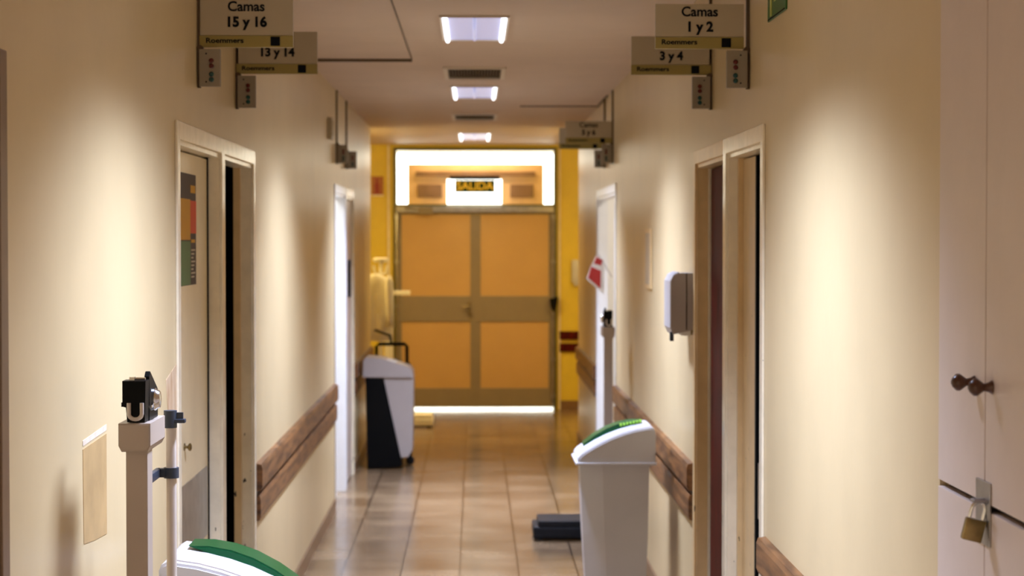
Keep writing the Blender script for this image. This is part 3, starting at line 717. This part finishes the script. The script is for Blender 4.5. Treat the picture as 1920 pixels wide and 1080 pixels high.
mb = MB(); mb.tube([(-0.82, 18.95, 0.12), (-0.82, 18.95, 1.34)], 0.014); mb.box(-0.83, X(769, 18.95), 18.92, 18.98, Z(553, 18.95), Z(545, 18.95), 0.004); mb.build('height_arm', M['cloth'], t)

# ------------------------------------------------------------------ waste bins
def waste_bin(bx, yn, side, label, body_m, lid_m, green=True, k=1.0, ku=1.0):
    """back against the wall on `side`; bx = x of the back, yn = near face"""
    s = -side; wd = 0.40
    t = empty('waste_bin', (bx+s*0.19, yn+wd/2, 0), label, 'waste bin', 'pedal bins along the walls')
    def P(u, z): return (bx+s*u*k*ku, z*k)
    # body: tapered box with chamfered front corners
    def ring(u0, u1, y0, y1, ch, z):
        r = [(u0, y0), (u1-ch, y0), (u1, y0+ch*0.85), (u1, y1-ch*0.85), (u1-ch, y1), (u0, y1)]
        return [(bx+s*u*k*ku, yn+y*k, z*k) for u, y in r]
    mb = MB(); mb.loft([ring(0.05, 0.32, 0.05, 0.35, 0.10, 0.03), ring(0.035, 0.345, 0.035, 0.365, 0.10, 0.45), ring(0.03, 0.36, 0.025, 0.375, 0.105, 0.80)])
    body = mb.build('body', body_m, t)
    mb = MB(); mb.loft([ring(0.03, 0.35, 0.03, 0.37, 0.10, 0.0), ring(0.03, 0.35, 0.03, 0.37, 0.10, 0.035)]); mb.build('foot_ring', M['blackrub'], t)
    mb = MB(); mb.box(*sorted((P(0.33, 0)[0], P(0.40, 0)[0])), yn+0.15, yn+0.25, 0.02, 0.035, 0.004); mb.build('pedal', M['blackrub'], t)
    # lid: convex wedge with rim
    prof = [(0.0, 0.80), (0.0, 0.955), (0.006, 0.972), (0.02, 0.980), (0.045, 0.977), (0.10, 0.968), (0.16, 0.951), (0.22, 0.928), (0.28, 0.898), (0.33, 0.868), (0.362, 0.846), (0.374, 0.83), (0.378, 0.80)]
    mb = MB(); mb.prism([P(u, z) for u, z in prof], yn+0.008, yn+wd-0.008, bev=0.008)
    lid = mb.build('lid', lid_m, t); smooth_by_angle(lid, 50)
    mb = MB(); mb.box(*sorted((P(-0.004, 0)[0], P(0.385, 0)[0])), yn, yn+wd, 0.798*k, 0.812*k, 0.004); mb.build('rim', lid_m, lid)
    mb = MB(); mb.prism([P(u, z+0.0035) for u, z in prof[3:11]] + [P(u, z-0.02) for u, z in prof[3:11]][::-1], yn+0.045, yn+0.055); mb.build('groove', M['plasticgrey'], lid)
    if green:
        pts = prof[4:10]
        top = [P(0.085, 0.972)] + [P(u, z+0.012+0.014*math.sin(math.pi*i/5)) for i, (u, z) in enumerate(pts)] + [P(0.335, 0.866)]
        bot = [P(u, z-0.01) for u, z in pts][::-1]
        mb = MB(); mb.prism(top+bot, yn+0.235, yn+0.37, bev=0.004); smooth_by_angle(mb.build('flap', M['green'], lid), 50)
        if side < 0: return t
        mb = MB()
        for i in range(7):
            u = 0.055+i*0.016; z = 0.977 - (u-0.045)*0.18
            mb.box(*sorted((P(u, 0)[0], P(u+0.009, 0)[0])), yn+0.16, yn+0.19, z-0.01, z+0.0012-0.001*(i % 2))
        mb.build('lettering_marks', M['lime'], lid)
    return t
waste_bin(0.848, 8.95, 1, 'white waste bin with green flap on its lid, by the right wall', M['plastic'], M['plastic'], k=0.975)
waste_bin(-0.862, 5.22, -1, 'white waste bin with green flap at the bottom left, beside the near scale', M['plastic'], M['plastic'], k=0.975, ku=1.08)

# far grey bin with a black lower wedge
YB = 15.35; bx = -0.905
def q(px, py, Y=YB): return (X(px, Y), Z(py, Y))
t = empty('waste_bin', (-0.7, YB+0.2, 0), 'grey wheeled bin with black lower side standing by the far left doorway', 'waste bin', 'pedal bins along the walls')
mb = MB(); mb.prism([q(684, 706), q(775, 706), q(773, 845), q(765, 858), q(752, 860), q(748, 852)], YB+0.01, YB+0.36, bev=0.006); mb.build('body', M['plasticgrey'], t)
mb = MB(); mb.prism([q(685, 709), q(719, 709), q(752, 861), q(754, 876), q(688, 879)], YB-0.004, YB+0.37, bev=0.004); mb.build('side_bag', M['black'], t)
mb = MB(); mb.prism([q(680, 708), q(681, 676), q(686, 670), q(712, 672), q(745, 682), q(768, 690), q(774, 698), q(774, 709)], YB-0.012, YB+0.38, bev=0.006); smooth_by_angle(mb.build('lid', M['plasticgrey'], t), 50)
mb = MB(); mb.lathe([(0.03, -0.012), (0.035, -0.008), (0.035, 0.008), (0.03, 0.012)], (X(769, YB+.3), YB+0.3, 0.036), 'Y', 16); mb.box(X(764, YB+.3), X(772, YB+.3), YB+0.27, YB+0.33, 0.03, 0.12); mb.build('wheel', M['blackrub'], t)
mb = MB(); mb.prism([q(724, 675), q(742, 680), q(742, 684), q(724, 679)], YB+0.05, YB+0.30); mb.build('lid_mark', M['paper'], t)

# trolley behind it
YT = 16.5; tx0, tx1 = X(706, YT), X(763, YT)
t = empty('trolley', ((tx0+tx1)/2, YT+0.25, 0), 'black tubular trolley standing behind the grey and black bin', 'trolley')
z1 = Z(645, YT)
mb = MB(); mb.tube([(tx0, YT, 0.14), (tx0, YT, z1-0.02), (tx0+0.02, YT, z1), (tx1-0.02, YT, z1), (tx1, YT, z1-0.02), (tx1, YT, 0.14)], 0.016, 10)
mb.tube([(tx0+0.13, YT, z1), (tx0+0.11, YT+0.1, z1+0.07), (tx0-0.03, YT+0.4, z1+0.10)], 0.011, 10); mb.build('push_handle', M['black'], t)
mb = MB(); mb.box(tx0-0.02, tx1+0.02, YT, YT+0.5, 0.12, 0.15, 0.006); mb.build('deck', M['plasticgrey'], t)
mb = MB(); mb.box(tx1-0.02, tx1+0.03, YT-0.02, YT+0.02, Z(690, YT), Z(680, YT), 0.004); mb.build('joint', M['black'], t)
for xx in (tx0+0.03, tx1-0.0):
    for yy in (YT+0.05, YT+0.45):
        mb = MB(); mb.lathe([(0.04, -0.012), (0.05, -0.008), (0.05, 0.008), (0.04, 0.012)], (xx, yy, 0.05), 'X', 16); mb.box(xx-0.018, xx+0.018, yy-0.01, yy+0.01, 0.05, 0.125); mb.build('caster', M['blackrub'], t)

# coat stand with white coats round the corner
YC = 18.2; cx = X(714, YC)
t = empty('coat_stand', (cx, YC, 0), 'pale coat stand in the far left corner holding a white coat', 'coat stand')
mb = MB(); mb.tube([(cx, YC, 0.03), (cx, YC, Z(486, YC))], 0.018); mb.lathe([(0.16, 0), (0.16, 0.02), (0.05, 0.035)], (cx, YC, 0), 'Z', 24); mb.build('pole', M['cloth'], t)
mb = MB(); mb.lathe([(0.06, 0), (0.075, 0.02), (0.075, 0.035), (0.05, 0.045)], (cx, YC, Z(492, YC)), 'Z', 20); mb.build('top_cap', M['cloth'], t)
for sx in (-1, 1):
    mb = MB(); mb.tube([(cx, YC-0.02, Z(515, YC)), (cx+sx*0.05, YC-0.05, Z(512, YC)), (cx+sx*0.065, YC-0.06, Z(498, YC))], 0.012, 8); mb.build('hook', M['cloth'], t)
mb = MB(); rings = []
prof = [(513, 0.035, 0.03), (518, 0.09, 0.045), (525, 0.145, 0.055), (540, 0.165, 0.062), (580, 0.158, 0.068), (610, 0.165, 0.076), (637, 0.172, 0.082)]
for py, rx, ry in prof:
    ring = []
    for kk in range(28):
        a = 2*math.pi*kk/28; w_ = 1+0.24*math.sin(7*a+py*0.015)*min(1, (py-510)/60)
        ring.append((cx-0.05+rx*math.cos(a)*(1+0.02*math.sin(5*a)), YC-0.13+ry*math.sin(a)*w_, Z(py, YC)))
    rings.append(ring)
mb.loft(rings); o = mb.build('hanging_coat', M['cloth'], None, smooth=True); tag(o, 'white coat hanging on the coat stand in the far left corner', 'coat')
mb = MB(); rings = []
for z_, r_ in ((1.50, 0.02), (1.44, 0.036), (1.30, 0.038), (1.15, 0.034), (1.02, 0.036)):
    rings.append([(cx+0.085+(1.5-z_)*0.03+r_*math.cos(2*math.pi*i/14), YC-0.21+r_*math.sin(2*math.pi*i/14), z_) for i in range(14)])
mb.loft(rings); sl = mb.build('sleeve', M['cloth'], None, smooth=True)
sl.parent = o; sl.matrix_parent_inverse = Matrix.Translation(o.location).inverted()
sl.matrix_parent_inverse = Matrix.Translation(-Vector(o.location))

for o in bpy.data.objects:
    if '_world' in o: del o['_world']
